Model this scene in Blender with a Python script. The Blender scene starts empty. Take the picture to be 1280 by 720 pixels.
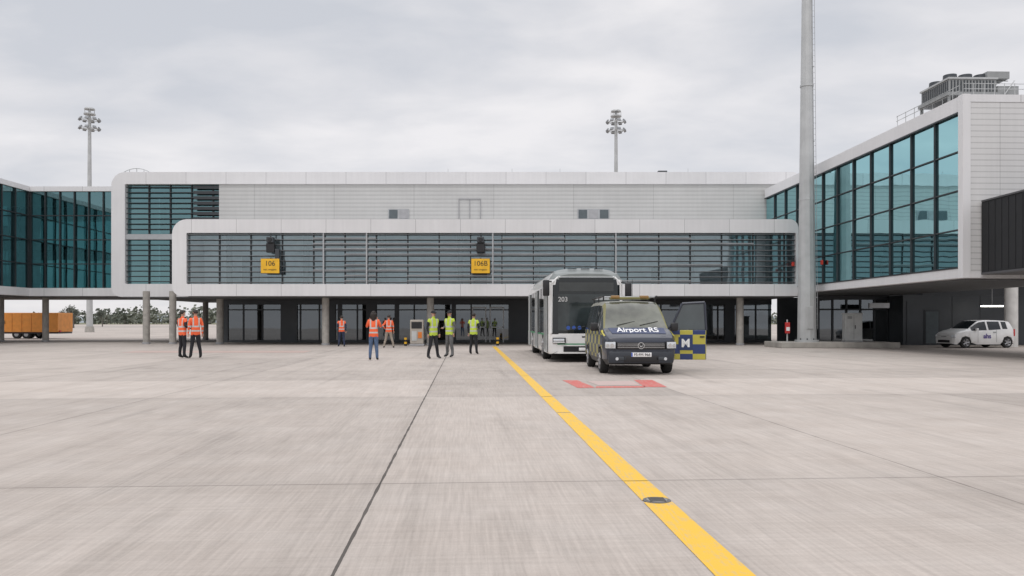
import bpy, bmesh, math, random
from mathutils import Vector, Matrix
try:
    _s=open(__file__).read()
    if len(_s)>20000: open('/tmp/my_scene_draft2.txt','w').write(_s)
except Exception as ex:
    print('nosave',ex)
random.seed(7)
F=1000.0; HZ=403.0; CH=1.35
def WX(px,Y): return (px-640)/F*Y
def WZ(py,Y): return CH+(HZ-py)/F*Y
def GY(py): return CH*F/(py-HZ)
C=bpy.context.scene.collection

# ---------------------------------------------------------------- materials
MATS={}
def nodes(m):
    m.use_nodes=True
    nt=m.node_tree; return nt,nt.nodes,nt.links
def mat(name,col,rough=0.6,metal=0.0,var=0.12,scale=3.0,bump=0.0,spec=0.5,coat=0.0,emit=None):
    if name in MATS: return MATS[name]
    m=bpy.data.materials.new(name); nt,N,L=nodes(m)
    b=N['Principled BSDF']
    b.inputs['Roughness'].default_value=rough; b.inputs['Metallic'].default_value=metal
    b.inputs['Specular IOR Level'].default_value=spec
    b.inputs['Coat Weight'].default_value=coat
    tc=N.new('ShaderNodeTexCoord'); no=N.new('ShaderNodeTexNoise')
    no.inputs['Scale'].default_value=scale; no.inputs['Detail'].default_value=5
    L.new(tc.outputs['Object'],no.inputs['Vector'])
    mr=N.new('ShaderNodeMapRange'); mr.inputs['From Min'].default_value=.3; mr.inputs['From Max'].default_value=.7
    mr.inputs['To Min'].default_value=1-var; mr.inputs['To Max'].default_value=1+var*.6
    L.new(no.outputs['Fac'],mr.inputs['Value'])
    vm=N.new('ShaderNodeVectorMath'); vm.operation='SCALE'; vm.inputs[0].default_value=col[:3]
    L.new(mr.outputs['Result'],vm.inputs['Scale']); L.new(vm.outputs['Vector'],b.inputs['Base Color'])
    if bump>0:
        bp=N.new('ShaderNodeBump'); bp.inputs['Strength'].default_value=bump; bp.inputs['Distance'].default_value=.02
        L.new(no.outputs['Fac'],bp.inputs['Height']); L.new(bp.outputs['Normal'],b.inputs['Normal'])
    if emit:
        b.inputs['Emission Color'].default_value=(*emit[0],1); b.inputs['Emission Strength'].default_value=emit[1]
    MATS[name]=m; return m

def math_node(N,L,op,a,b=None,c=None):
    n=N.new('ShaderNodeMath'); n.operation=op
    for i,v in enumerate((a,b,c)):
        if v is None: continue
        if isinstance(v,(int,float)): n.inputs[i].default_value=v
        else: L.new(v,n.inputs[i])
    return n.outputs[0]

def panel_mat(name,col,px,pz,off=(0,0,0),rib=0,rough=0.45,gap=0.02,dark=.55):
    m=bpy.data.materials.new(name); nt,N,L=nodes(m); b=N['Principled BSDF']
    b.inputs['Roughness'].default_value=rough
    M=lambda *a: math_node(N,L,*a)
    tc=N.new('ShaderNodeTexCoord'); s=N.new('ShaderNodeSeparateXYZ'); L.new(tc.outputs['Object'],s.inputs[0])
    xx=M('ADD',s.outputs[0],off[0]); 
    def line(v,p):
        f=M('FRACT',M('DIVIDE',v,p)); return M('LESS_THAN',f,gap/p)
    l=line(xx,px)
    if pz: l=M('MAXIMUM',l,line(M('ADD',s.outputs[2],off[2]),pz))
    no=N.new('ShaderNodeTexNoise'); no.inputs['Scale'].default_value=.6; no.inputs['Detail'].default_value=8
    L.new(tc.outputs['Object'],no.inputs['Vector'])
    wn=N.new('ShaderNodeTexWhiteNoise'); wn.noise_dimensions='1D'; L.new(M('FLOOR',M('DIVIDE',xx,px)),wn.inputs['W'])
    tone=M('ADD',M('MULTIPLY',no.outputs['Fac'],.16),.90)
    tone=M('ADD',tone,M('MULTIPLY',wn.outputs['Value'],.05))
    mp=N.new('ShaderNodeMapping'); mp.inputs['Scale'].default_value=(3,3,.15); L.new(tc.outputs['Object'],mp.inputs[0])
    n2=N.new('ShaderNodeTexNoise'); n2.inputs['Scale'].default_value=2; n2.inputs['Detail'].default_value=6; L.new(mp.outputs[0],n2.inputs['Vector'])
    tone=M('MULTIPLY',tone,M('ADD',M('MULTIPLY',n2.outputs['Fac'],.14),.93))
    tone=M('MULTIPLY',tone,M('SUBTRACT',1,M('MULTIPLY',l,dark)))
    if rib:
        r=M('FRACT',M('DIVIDE',s.outputs[2],rib))
        rl=M('LESS_THAN',r,.22)
        tone=M('MULTIPLY',tone,M('SUBTRACT',1,M('MULTIPLY',rl,.22)))
        bp=N.new('ShaderNodeBump'); bp.inputs['Strength'].default_value=.5; bp.inputs['Distance'].default_value=.03
        L.new(r,bp.inputs['Height']); L.new(bp.outputs[0],b.inputs['Normal'])
    vm=N.new('ShaderNodeVectorMath'); vm.operation='SCALE'; vm.inputs[0].default_value=col; L.new(tone,vm.inputs['Scale'])
    L.new(vm.outputs[0],b.inputs['Base Color']); MATS[name]=m; return m

def glass_mat(name,trans,gloss,base,rough=.02,bump=.02):
    m=bpy.data.materials.new(name); nt,N,L=nodes(m); N.remove(N['Principled BSDF'])
    M=lambda *a: math_node(N,L,*a)
    out=N['Material Output']; t=N.new('ShaderNodeBsdfTransparent'); g=N.new('ShaderNodeBsdfGlossy')
    t.inputs[0].default_value=(*trans,1); g.inputs[0].default_value=(*gloss,1); g.inputs['Roughness'].default_value=rough
    fr=N.new('ShaderNodeFresnel'); fr.inputs[0].default_value=1.5
    fac=M('MINIMUM',M('ADD',M('MULTIPLY',fr.outputs[0],1.0-base),base),1.0)
    tc=N.new('ShaderNodeTexCoord')
    no=N.new('ShaderNodeTexNoise'); no.inputs['Scale'].default_value=.7; no.inputs['Detail'].default_value=1
    L.new(tc.outputs['Object'],no.inputs['Vector'])
    bp=N.new('ShaderNodeBump'); bp.inputs['Strength'].default_value=bump; bp.inputs['Distance'].default_value=.25
    L.new(no.outputs['Fac'],bp.inputs['Height']); L.new(bp.outputs[0],g.inputs['Normal'])
    mx=N.new('ShaderNodeMixShader'); L.new(fac,mx.inputs[0]); L.new(t.outputs[0],mx.inputs[1]); L.new(g.outputs[0],mx.inputs[2])
    L.new(mx.outputs[0],out.inputs[0]); MATS[name]=m; return m

# ---------------------------------------------------------------- mesh builder
class MB:
    def __init__(s): s.v=[];s.f=[];s.m=[];s.mats=[]
    def mi(s,m):
        if m not in s.mats: s.mats.append(m)
        return s.mats.index(m)
    def add(s,vs,fs,m,M=None):
        o=len(s.v)
        for p in vs:
            p=Vector(p)
            if M is not None: p=M@p
            s.v.append(p)
        k=s.mi(m)
        for f in fs: s.f.append([o+i for i in f]); s.m.append(k)
    def box(s,x0,x1,y0,y1,z0,z1,m,M=None,bev=0):
        if x0>x1:x0,x1=x1,x0
        if y0>y1:y0,y1=y1,y0
        if z0>z1:z0,z1=z1,z0
        if bev:
            bm=bmesh.new(); bmesh.ops.create_cube(bm,size=1)
            for v in bm.verts:
                v.co=Vector(((x0+x1)/2+v.co.x*(x1-x0),(y0+y1)/2+v.co.y*(y1-y0),(z0+z1)/2+v.co.z*(z1-z0)))
            bmesh.ops.bevel(bm,geom=bm.edges[:],offset=bev,segments=2,affect='EDGES',profile=.5)
            bm.verts.index_update()
            s.add([v.co.copy() for v in bm.verts],[[v.index for v in f.verts] for f in bm.faces],m,M); bm.free(); return
        vs=[(x0,y0,z0),(x1,y0,z0),(x1,y1,z0),(x0,y1,z0),(x0,y0,z1),(x1,y0,z1),(x1,y1,z1),(x0,y1,z1)]
        s.add(vs,[(0,3,2,1),(4,5,6,7),(0,1,5,4),(1,2,6,5),(2,3,7,6),(3,0,4,7)],m,M)
    def cyl(s,p0,p1,r0,r1,m,n=14,M=None,cap=True):
        p0=Vector(p0);p1=Vector(p1); d=(p1-p0).normalized()
        a=Vector((0,0,1)) if abs(d.z)<.9 else Vector((1,0,0))
        u=d.cross(a).normalized(); w=d.cross(u)
        vs=[];
        for p,r in((p0,r0),(p1,r1)):
            for i in range(n):
                t=2*math.pi*i/n; vs.append(p+u*math.cos(t)*r+w*math.sin(t)*r)
        fs=[(i,(i+1)%n,n+(i+1)%n,n+i) for i in range(n)]
        if cap: fs+=[tuple(range(n))[::-1],tuple(range(n,2*n))]
        s.add(vs,fs,m,M)
    def quad(s,a,b,c,d,m,M=None): s.add([a,b,c,d],[(0,1,2,3)],m,M)
    def ring(s,o,i,y0,y1,m,ro=(.5,.5,.5,.5),ri=.05,seg=6,M=None):
        def loop(x0,x1,z0,z1,r):
            pts=[]
            cs=[(x0+r[0],z0+r[0],180,r[0]),(x1-r[1],z0+r[1],270,r[1]),(x1-r[2],z1-r[2],0,r[2]),(x0+r[3],z1-r[3],90,r[3])]
            for cx,cz,a,rr in cs:
                for k in range(seg+1):
                    t=math.radians(a+90*k/seg); pts.append((cx+rr*math.cos(t),cz+rr*math.sin(t)))
            return pts
        A=loop(*o,ro);B=loop(*i,(ri,)*4);n=len(A)
        vs=[(x,y0,z) for x,z in A]+[(x,y0,z) for x,z in B]+[(x,y1,z) for x,z in A]+[(x,y1,z) for x,z in B]
        fs=[]
        for k in range(n):
            q=(k+1)%n
            fs+=[(k,q,n+q,n+k),(2*n+k,3*n+k,3*n+q,2*n+q),(k,2*n+k,2*n+q,q),(n+k,n+q,3*n+q,3*n+k)]
        s.add(vs,fs,m,M)
    def wheel(s,x,y,r,w,tyre,rim,side,M=None):
        prof=[(-w/2,r*.62),(-w/2,r*.93),(-w*.4,r*.985),(-w*.2,r),(w*.2,r),(w*.4,r*.985),(w/2,r*.93),(w/2,r*.66)]
        n=24; vs=[];fs=[]
        for a,rr in prof:
            for i in range(n):
                t=2*math.pi*i/n; vs.append((x+a*side,y+rr*math.cos(t),r+rr*math.sin(t)))
        for j in range(len(prof)-1):
            for i in range(n): fs.append((j*n+i,j*n+(i+1)%n,(j+1)*n+(i+1)%n,(j+1)*n+i))
        s.add(vs,fs,tyre,M)
        s.cyl((x-w*.3*side,y,r),(x+w*.28*side,y,r),r*.66,r*.66,tyre,20,M)
        for k in range(5):
            t=2*math.pi*k/5; 
            c=Vector((x+w*.32*side,y,r)); e=c+Vector((w*.08*side,math.cos(t)*r*.6,math.sin(t)*r*.6))
            s.cyl(c,e,r*.13,r*.16,rim,6,M)
        s.cyl((x+w*.2*side,y,r),(x+w*.46*side,y,r),r*.2,r*.16,rim,12,M)
        for i in range(n):
            t=2*math.pi*i/n;t2=2*math.pi*(i+1)/n
            def P(a,rr,tt): return (x+a*side,y+rr*math.cos(tt),r+rr*math.sin(tt))
            s.add([P(w*.5,r*.66,t),P(w*.5,r*.66,t2),P(w*.38,r*.57,t2),P(w*.38,r*.57,t)],[(0,1,2,3)],rim,M)
    def done(s,name,parent=None,smooth=0,bevel=0,loc=None):
        me=bpy.data.meshes.new(name); me.from_pydata([tuple(v) for v in s.v],[],s.f)
        for m in s.mats: me.materials.append(m)
        me.polygons.foreach_set('material_index',s.m)
        me.update()
        if smooth:
            me.polygons.foreach_set('use_smooth',[True]*len(me.polygons)); me.set_sharp_from_angle(angle=math.radians(smooth))
        o=bpy.data.objects.new(name,me); C.objects.link(o)
        if parent: o.parent=parent
        if loc: o.location=loc
        return o
def empty(name,loc=(0,0,0),rz=0,sc=1):
    e=bpy.data.objects.new(name,None); C.objects.link(e); e.location=loc; e.rotation_euler=(0,0,rz); e.scale=(sc,)*3
    e.empty_display_size=.2
    return e
def text(body,size,loc,rot,m,parent,name,ext=.003,bold=0):
    cu=bpy.data.curves.new(name,'FONT'); cu.body=body; cu.size=size; cu.align_x='CENTER'; cu.align_y='CENTER'; cu.extrude=ext; cu.offset=bold
    tmp=bpy.data.objects.new(name+'_tmp',cu); C.objects.link(tmp)
    dg=bpy.context.evaluated_depsgraph_get(); me=bpy.data.meshes.new_from_object(tmp.evaluated_get(dg))
    bpy.data.objects.remove(tmp)
    me.materials.clear(); me.materials.append(m)
    o=bpy.data.objects.new(name,me); C.objects.link(o); o.location=loc; o.rotation_euler=rot; o.parent=parent
    return o

# basic palette
white=panel_mat('white_cladding',(.68,.675,.68),2.6,0,(.4,0,0))
ribbed=panel_mat('ribbed_cladding',(.52,.52,.51),5.2,0,(1.2,0,0),rib=.26,gap=.03,dark=.3)
ribbed2=panel_mat('ribbed_cladding_end',(.66,.655,.65),2.6,0,(1.2,0,0),rib=.22,gap=.03,dark=.25)
darkmet=mat('dark_metal',(.045,.05,.055),.5,0.3)
alu=mat('aluminium',(.42,.43,.44),.4,.5,.1)
alul=mat('aluminium_light',(.36,.37,.38),.45,.2,.1)
blade=mat('sunshade_blade',(.22,.23,.24),.5,.2,.2,1)
shade=mat('sunshade_panel',(.28,.29,.30),.5,.2,.2,1)
soff=mat('soffit_grey',(.35,.35,.36),.7)
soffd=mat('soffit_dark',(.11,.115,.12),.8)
conc=mat('column_concrete',(.38,.36,.33),.85,0,.2,4,.2)
galv=mat('galvanised_steel',(.46,.47,.47),.5,.2,.12,1.5)
inter=mat('interior_wall',(.55,.56,.56),.8)
interl=mat('interior_light_wall',(.80,.81,.82),.8)
interd=mat('interior_dark',(.10,.12,.13),.8)
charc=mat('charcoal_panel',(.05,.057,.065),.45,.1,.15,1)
black=mat('black_paint',(.015,.015,.017),.45)
rubber=mat('tyre_rubber',(.02,.02,.02),.85)
yell=mat('yellow_sign',(.80,.45,.02),.5)
redp=mat('red_paint',(.5,.03,.03),.5)
whitep=mat('white_paint',(.8,.8,.8),.35,0,.04)
teal=glass_mat('teal_glass',(.17,.42,.45),(.36,.62,.66),.38)
greyg=glass_mat('grey_glass',(.72,.80,.83),(.58,.71,.75),.30)
darkg=glass_mat('dark_glass',(.16,.18,.19),(.75,.82,.88),.13,bump=.006)

# ---------------------------------------------------------------- ground
def ground_mat():
    m=bpy.data.materials.new('apron_concrete'); nt,N,L=nodes(m); b=N['Principled BSDF']; b.inputs['Roughness'].default_value=.85
    b.inputs['Specular IOR Level'].default_value=.25
    M=lambda *a: math_node(N,L,*a)
    tc=N.new('ShaderNodeTexCoord'); s=N.new('ShaderNodeSeparateXYZ'); L.new(tc.outputs['Object'],s.inputs[0])
    X,Y=s.outputs[0],s.outputs[1]
    u=M('ADD',M('MULTIPLY',X,.998),M('MULTIPLY',Y,.06)); v=M('SUBTRACT',M('MULTIPLY',Y,.998),M('MULTIPLY',X,.06))
    us=M('DIVIDE',M('ADD',u,.70),4.85); vs=M('DIVIDE',M('SUBTRACT',v,6.75),7.85)
    cu=M('FLOOR',us); cv=M('FLOOR',vs)
    cmb=N.new('ShaderNodeCombineXYZ'); L.new(cu,cmb.inputs[0]); L.new(cv,cmb.inputs[1])
    wn=N.new('ShaderNodeTexWhiteNoise'); wn.noise_dimensions='2D'; L.new(cmb.outputs[0],wn.inputs['Vector'])
    uv=N.new('ShaderNodeCombineXYZ'); L.new(u,uv.inputs[0]); L.new(v,uv.inputs[1])
    def noise(sx,sy,sc,det,rough=.5):
        mp=N.new('ShaderNodeMapping'); mp.inputs['Scale'].default_value=(sx,sy,1); L.new(uv.outputs[0],mp.inputs[0])
        n=N.new('ShaderNodeTexNoise'); n.inputs['Scale'].default_value=sc; n.inputs['Detail'].default_value=det; n.inputs['Roughness'].default_value=rough
        L.new(mp.outputs[0],n.inputs['Vector']); return n.outputs['Fac']
    big=noise(1,1,.12,6,.6); med=noise(1,1,1.1,8,.7); st=noise(1,.035,38,4,.6); st2=noise(.5,.04,9,3); tr=noise(.03,1,22,4,.6); fine=noise(1,1,45,4,.7)
    tyre=noise(1,.03,2.2,4,.6); blot=noise(1,.6,.45,5,.6)
    t=M('ADD',.84,M('MULTIPLY',wn.outputs['Value'],.13))
    t=M('ADD',t,M('MULTIPLY',M('SUBTRACT',big,.5),.40))
    t=M('ADD',t,M('MULTIPLY',M('SUBTRACT',med,.5),.32))
    t=M('ADD',t,M('MULTIPLY',M('SUBTRACT',st,.5),.46))
    t=M('ADD',t,M('MULTIPLY',M('SUBTRACT',st2,.5),.20))
    t=M('ADD',t,M('MULTIPLY',M('SUBTRACT',tr,.5),.26))
    t=M('ADD',t,M('MULTIPLY',M('SUBTRACT',fine,.5),.24))
    t=M('SUBTRACT',t,M('MULTIPLY',M('MAXIMUM',M('SUBTRACT',tyre,.56),0),.9))
    t=M('SUBTRACT',t,M('MULTIPLY',M('MAXIMUM',M('SUBTRACT',blot,.55),0),.9))
    inv=M('MULTIPLY',M('GREATER_THAN',v,14.6),M('LESS_THAN',v,18.9))
    outu=M('MAXIMUM',M('LESS_THAN',u,-.70),M('GREATER_THAN',u,4.15))
    t=M('ADD',t,M('MULTIPLY',M('MULTIPLY',inv,outu),.14))
    edge=M('LESS_THAN',M('ABSOLUTE',M('SUBTRACT',v,18.9)),.014)
    w=noise(1,1,3,3)
    ju=M('LESS_THAN',M('ABSOLUTE',M('SUBTRACT',M('FRACT',M('ADD',us,.5)),.5)),M('MULTIPLY',w,.0046))
    jv=M('LESS_THAN',M('ABSOLUTE',M('SUBTRACT',M('FRACT',M('ADD',vs,.5)),.5)),.0016)
    isz=M('LESS_THAN',M('ABSOLUTE',M('ADD',u,.70)),.4)
    t=M('MULTIPLY',t,M('SUBTRACT',1,M('MULTIPLY',ju,M('ADD',.34,M('MULTIPLY',isz,.38)))))
    t=M('MULTIPLY',t,M('SUBTRACT',1,M('MULTIPLY',M('MAXIMUM',jv,edge),.36)))
    near=M('SUBTRACT',1,M('MINIMUM',M('MULTIPLY',M('ABSOLUTE',M('SUBTRACT',M('FRACT',M('ADD',vs,.5)),.5)),14),1))
    t=M('SUBTRACT',t,M('MULTIPLY',near,.045))
    nearu=M('SUBTRACT',1,M('MINIMUM',M('MULTIPLY',M('ABSOLUTE',M('SUBTRACT',M('FRACT',M('ADD',us,.5)),.5)),18),1))
    t=M('SUBTRACT',t,M('MULTIPLY',M('MULTIPLY',nearu,blot),.08))
    rgb=N.new('ShaderNodeMix'); rgb.data_type='RGBA'; L.new(med,rgb.inputs[0])
    rgb.inputs[6].default_value=(.47,.405,.355,1); rgb.inputs[7].default_value=(.475,.435,.40,1)
    vm=N.new('ShaderNodeVectorMath'); vm.operation='SCALE'; L.new(rgb.outputs[2],vm.inputs[0]); L.new(t,vm.inputs['Scale'])
    L.new(vm.outputs[0],b.inputs['Base Color'])
    bp=N.new('ShaderNodeBump'); bp.inputs['Strength'].default_value=.25; bp.inputs['Distance'].default_value=.01
    L.new(M('ADD',st,fine),bp.inputs['Height']); L.new(bp.outputs[0],b.inputs['Normal'])
    return m
g=MB(); g.quad((-2500,-60,0),(2500,-60,0),(2500,4000,0),(-2500,4000,0),ground_mat()); g.done('ground')
grass=mat('grass_field',(.17,.17,.10),.95,0,.3,.05)
g=MB(); g.quad((-2500,520,.02),(2500,520,.02),(2500,4000,.02),(-2500,4000,.02),grass); g.done('grass_field')
g=MB(); g.quad((-600,230,.004),(0,230,.004),(0,250,.004),(-600,250,.004),mat('taxiway_asphalt',(.2,.195,.19),.9)); g.done('taxiway')

def paint(name,col,wear=.5):
    m=bpy.data.materials.new(name); nt,N,L=nodes(m); b=N['Principled BSDF']; b.inputs['Roughness'].default_value=.6
    M=lambda *a: math_node(N,L,*a)
    tc=N.new('ShaderNodeTexCoord'); n=N.new('ShaderNodeTexNoise'); n.inputs['Scale'].default_value=9; n.inputs['Detail'].default_value=8; n.inputs['Roughness'].default_value=.75
    L.new(tc.outputs['Object'],n.inputs['Vector'])
    mp=N.new('ShaderNodeMapping'); mp.inputs['Scale'].default_value=(1,.05,1); L.new(tc.outputs['Object'],mp.inputs[0])
    n2=N.new('ShaderNodeTexNoise'); n2.inputs['Scale'].default_value=50; L.new(mp.outputs[0],n2.inputs['Vector'])
    fac=M('MULTIPLY',M('MAXIMUM',M('SUBTRACT',M('ADD',M('MULTIPLY',n.outputs['Fac'],.6),M('MULTIPLY',n2.outputs['Fac'],.4)),.5),0),wear*7)
    fac=M('MINIMUM',fac,.55)
    mx=N.new('ShaderNodeMix'); mx.data_type='RGBA'; L.new(fac,mx.inputs[0]); mx.inputs[6].default_value=(*col,1); mx.inputs[7].default_value=(.42,.37,.32,1)
    L.new(mx.outputs[2],b.inputs['Base Color']); MATS[name]=m; return m
ylp=paint('yellow_line_paint',(.76,.46,.035),.6); rdp=paint('red_marking_paint',(.55,.12,.10),.8)
g=MB()
d=Vector((-.054,1,0)).normalized(); n_=Vector((d.y,-d.x,0)); p0=Vector((WX(919,4.26),4.26,.004))
def seg(a,b):
    hw=.108; A=p0+d*a;B=p0+d*b
    g.quad(A-n_*hw,A+n_*hw,B+n_*hw,B-n_*hw,ylp)
for a,b in zip([-6,1.80,2.55,7.72,10.3,15.96,24.05],[1.74,2.53,7.66,10.25,15.9,24.0,40.5]): seg(a,b)
g.done('yellow_guide_line')
g=MB(); 
def wq(pts,m): g.quad(*[(WX(px,GY(py)),GY(py),.004) for px,py in pts],m)
wq([(722,485),(745,485),(722,475.5),(703,475.5)],rdp)
wq([(806,484),(834,484),(815,475),(792,475)],rdp)
wq([(745,485),(806,484.6),(806,482.6),(745,483)],rdp)
g.done('red_stand_marking')
whm=paint('faded_pink_paint',(.50,.38,.35),.6)
g=MB(); wq([(748,481.8),(800,481.6),(790,476.5),(734,476.5)],whm); g.done('faded_stand_marking')
g=MB(); 
wq([(150,441),(380,441),(390,438.5),(170,438.5)],paint('faint_red',(.46,.34,.30),.9)); g.done('faded_red_marking')
mh=empty('manhole_cover',(WX(821,6.05),6.05,0)); g=MB()
g.cyl((0,0,.0),(0,0,.008),.105,.105,mat('cast_iron',(.16,.155,.15),.6,.4),28); g.cyl((0,0,.008),(0,0,.012),.08,.08,mat('cast_iron_worn',(.30,.29,.28),.6,.4),24)
for k in range(-3,4): g.box(-.06,.06,k*.02-.003,k*.02+.003,.012,.015,MATS['cast_iron'])
g.done('cover_plate',mh)

# ---------------------------------------------------------------- terminal
T=empty('airport_terminal')
YF=46.4; YB=52.0
def X_f(px): return WX(px,YF)
g=MB()
fx0,fx1=X_f(215),X_f(998); fz0,fz1=WZ(370,YF),WZ(274,YF); ix0,ix1=X_f(233),X_f(995); iz0,iz1=WZ(355,YF),WZ(291,YF)
g.ring((fx0,fx1,fz0,fz1),(ix0,ix1,iz0,iz1),YF,YB-.02,white,(.55,.03,.5,.85),.06)
g.done('front_volume_shell',T,smooth=30)
g=MB(); g.quad((ix0,YF+.30,iz0),(ix1,YF+.30,iz0),(ix1,YF+.30,iz1),(ix0,YF+.30,iz1),greyg); g.done('front_volume_glazing',T)
g=MB()
H=iz1-iz0; nrow=9
mx=ix0
muls=[]
while mx<ix1-.5:
    mx+=1.83; muls.append(mx); g.box(mx-.03,mx+.03,YF+.20,YF+.28,iz0,iz1,darkmet)
for r in range(nrow+1):
    z=iz0+H*(r+.35)/(nrow+.6)
    g.box(ix0,ix1,YF+.06,YF+.19,z-.014,z+.014,blade)
    g.box(ix0,ix1,YF+.21,YF+.27,z-.045,z-.015,darkmet)
cells=[ix0]+muls
for r in range(nrow):
    z=iz0+H*(r+.35)/(nrow+.6)
    c=0
    while c<len(cells)-1:
        ln=random.choice([1,2,3])
        if random.random()<.45 and 3<c<len(cells)-5:
            e=min(c+ln,len(cells)-1)
            g.box(cells[c],cells[e],YF+.08,YF+.17,z+.05,z+.12,shade)
        c+=ln
for px in(458,616,770,404): 
    x=X_f(px); g.box(x-.04,x+.04,YF+.03,YF+.2,iz0,iz1,alu)
g.done('front_volume_louvres',T)
g=MB(); g.box(ix0+.2,ix1-.1,YF+2.2,YF+2.3,iz0,iz1,interl); 
for k in range(24):
    x=ix0+1+k*1.55; 
    if random.random()<.4: g.box(x,x+random.uniform(.4,1.3),YF+2.0,YF+2.18,iz0,iz0+random.uniform(.9,1.9),random.choice([interd,alu,soff]))
for k in range(8): x=ix0+2+k*4.6; g.cyl((x,YF+1.4,iz0),(x,YF+1.4,iz1),.18,.18,soff)
g.done('front_volume_interior',T)
bx0,bx1=WX(139,YB),18.6; bz0,bz1=3.02,WZ(215,YB)
jx0=WX(156,YB); jz0,jz1=3.85,WZ(230,YB)
g=MB(); g.ring((bx0,bx1,bz0,bz1),(jx0,bx1-.4,jz0,jz1),YB,YB+14,white,(.6,.03,.3,.9),.06); g.done('rear_volume_shell',T,smooth=30)
# dark soffits hung just below the volumes
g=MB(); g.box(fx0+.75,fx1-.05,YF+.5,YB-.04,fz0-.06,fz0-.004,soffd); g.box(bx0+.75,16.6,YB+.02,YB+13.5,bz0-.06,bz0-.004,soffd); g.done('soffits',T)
wx=WX(273,YB)
g=MB(); g.box(wx,bx1-.4,YB+.12,YB+.3,jz0,jz1,ribbed); g.done('rear_ribbed_wall',T)
g=MB(); g.quad((jx0,YB+.45,jz0),(wx,YB+.45,jz0),(wx,YB+.45,jz1),(jx0,YB+.45,jz1),teal); g.done('rear_glazing',T)
g=MB()
n=19
for r in range(n):
    z=jz0+(jz1-jz0)*(r+.5)/n
    g.box(jx0,wx,YB+.2,YB+.34,z-.02,z+.02,darkmet)
    g.box(WX(241,YB),wx,YB+.12,YB+.19,z-.12,z+.08,darkmet)
for k in range(1,5):
    x=jx0+(wx-jx0)*k/4.35; g.box(x-.035,x+.035,YB+.35,YB+.44,jz0,jz1,darkmet)
z=6.9; g.box(jx0,wx,YB+.1,YB+.4,z-.15,z+.2,alu)
g.done('rear_louvres',T)
g=MB(); g.box(jx0+.1,wx,YB+5,YB+5.1,jz0,jz1,interd); g.box(jx0+.1,wx,YB+.5,YB+5,6.85,7.1,soff); g.done('rear_interior',T)
g=MB()
def win(p1,p2,q1,q2,nn,m=darkg):
    x0,x1=WX(p1,YB),WX(p2,YB); z0,z1=WZ(q2,YB),WZ(q1,YB)
    g.box(x0,x1,YB+.07,YB+.115,z0,z1,alu)
    for k in range(nn):
        a=x0+(x1-x0)*(k+.1)/nn;b=x0+(x1-x0)*(k+.9)/nn
        g.box(a,b,YB+.04,YB+.068,z0+.06,z1-.06,soff if k%2 else interd)
win(485,511,261,274,2); win(722,762,261,274,3)
x0,x1=WX(573,YB),WX(601,YB); z0,z1=7.0,WZ(249,YB)
for a,b in((x0,x0+.05),(x1-.05,x1),((x0+x1)/2-.02,(x0+x1)/2+.02)): g.box(a,b,YB+.06,YB+.118,z0,z1,soff)
g.box(x0,x1,YB+.05,YB+.118,z1,z1+.06,soff); g.box(x0,x1,YB+.06,YB+.117,z0+1.0,z0+1.04,soff)
g.done('rear_windows_and_door',T)
g=MB()
zt=bz1
g.box(WX(471,56),WX(481,56),56,56.8,zt,zt+.45,darkmet); g.box(WX(823,56),WX(834,56),56,56.8,zt,zt+.85,darkmet)
xa,xb=WX(150,56),WX(192,56); pr=None
for k in range(15):
    t=k/14; x=xa+(xb-xa)*t; z=zt+.35+.65*math.sin(math.pi*t)**.5
    if pr: g.cyl(pr,(x,56,z),.03,.03,galv,6)
    if k%3==1: g.cyl((x,56,zt),(x,56,z),.025,.025,galv,6)
    pr=(x,56,z)
g.cyl((xa,56,zt),(xa,56,zt+.35),.03,.03,galv,6); g.cyl((xb,56,zt),(xb,56,zt+.35),.03,.03,galv,6)
for px in(640,700,560,860): g.cyl((WX(px,54),54,zt),(WX(px,54),54,zt+.6),.015,.015,galv,5)
g.done('roof_equipment',T)
g=MB()
for px,Y in((183,50),(216,50),(275,50),(407,47.6),(538,47.6),(925,47.6),(257,62),(1,56),(57,56)):
    x=WX(px,Y); g.cyl((x,Y,0),(x,Y,3.3),.21,.21,conc,20)
    g.cyl((x,Y,0),(x,Y,.12),.25,.25,soff,20)
g.done('columns',T,smooth=30)
YG=54.0
g=MB(); gx0,gx1=WX(280,YG),17.5
g.box(gx0,gx1,YG,YG+.02,.12,2.94,darkg)
g.done('ground_floor_glazing',T)
g=MB(); g.box(gx0-.02,gx1,YG-.06,YG+.08,0,.16,charc); g.box(gx0-.02,gx1,YG-.08,YG-.01,2.55,2.95,charc)
g.box(gx0-.02,gx1,YG-.05,YG-.01,2.16,2.24,darkmet)
x=gx0; k=0
while x<gx1:
    w=.09 if k%3 else .3
    g.box(x,x+w,YG-.07,YG-.012,.1,2.6,charc if k%3==0 else darkmet); x+=1.28; k+=1
g.box(gx0-.1,gx0+.3,YG-.1,YG+11,0,2.95,charc)
for a,b in((353,372),(412,420),(458,470),(640,700),(905,918)):
    g.box(WX(a,YG),WX(b,YG),YG-.11,YG-.075,.0,2.58,charc)
for a,b in((590,608),(612,630)):
    x0,x1=WX(a,YG),WX(b,YG)
    for q,w in((x0,x0+.08),(x1-.08,x1)): g.box(q,w,YG-.15,YG-.08,0,2.3,alu)
    g.box(x0,x1,YG-.15,YG-.08,2.3,2.4,alu); g.box(x0,x1,YG-.15,YG-.08,1.0,1.06,alu)
g.done('ground_floor_frames',T)
g=MB(); g.box(gx0+.4,gx1,YG+7,YG+7.1,0,2.95,inter)
for k in range(20):
    x=gx0+1+k*1.8; hh=random.uniform(.8,2.4); g.box(x,x+random.uniform(.3,1.2),YG+random.uniform(2,5),YG+6,0,hh,random.choice([inter,interd,soff,interd]))
g.done('ground_floor_interior',T)
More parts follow.
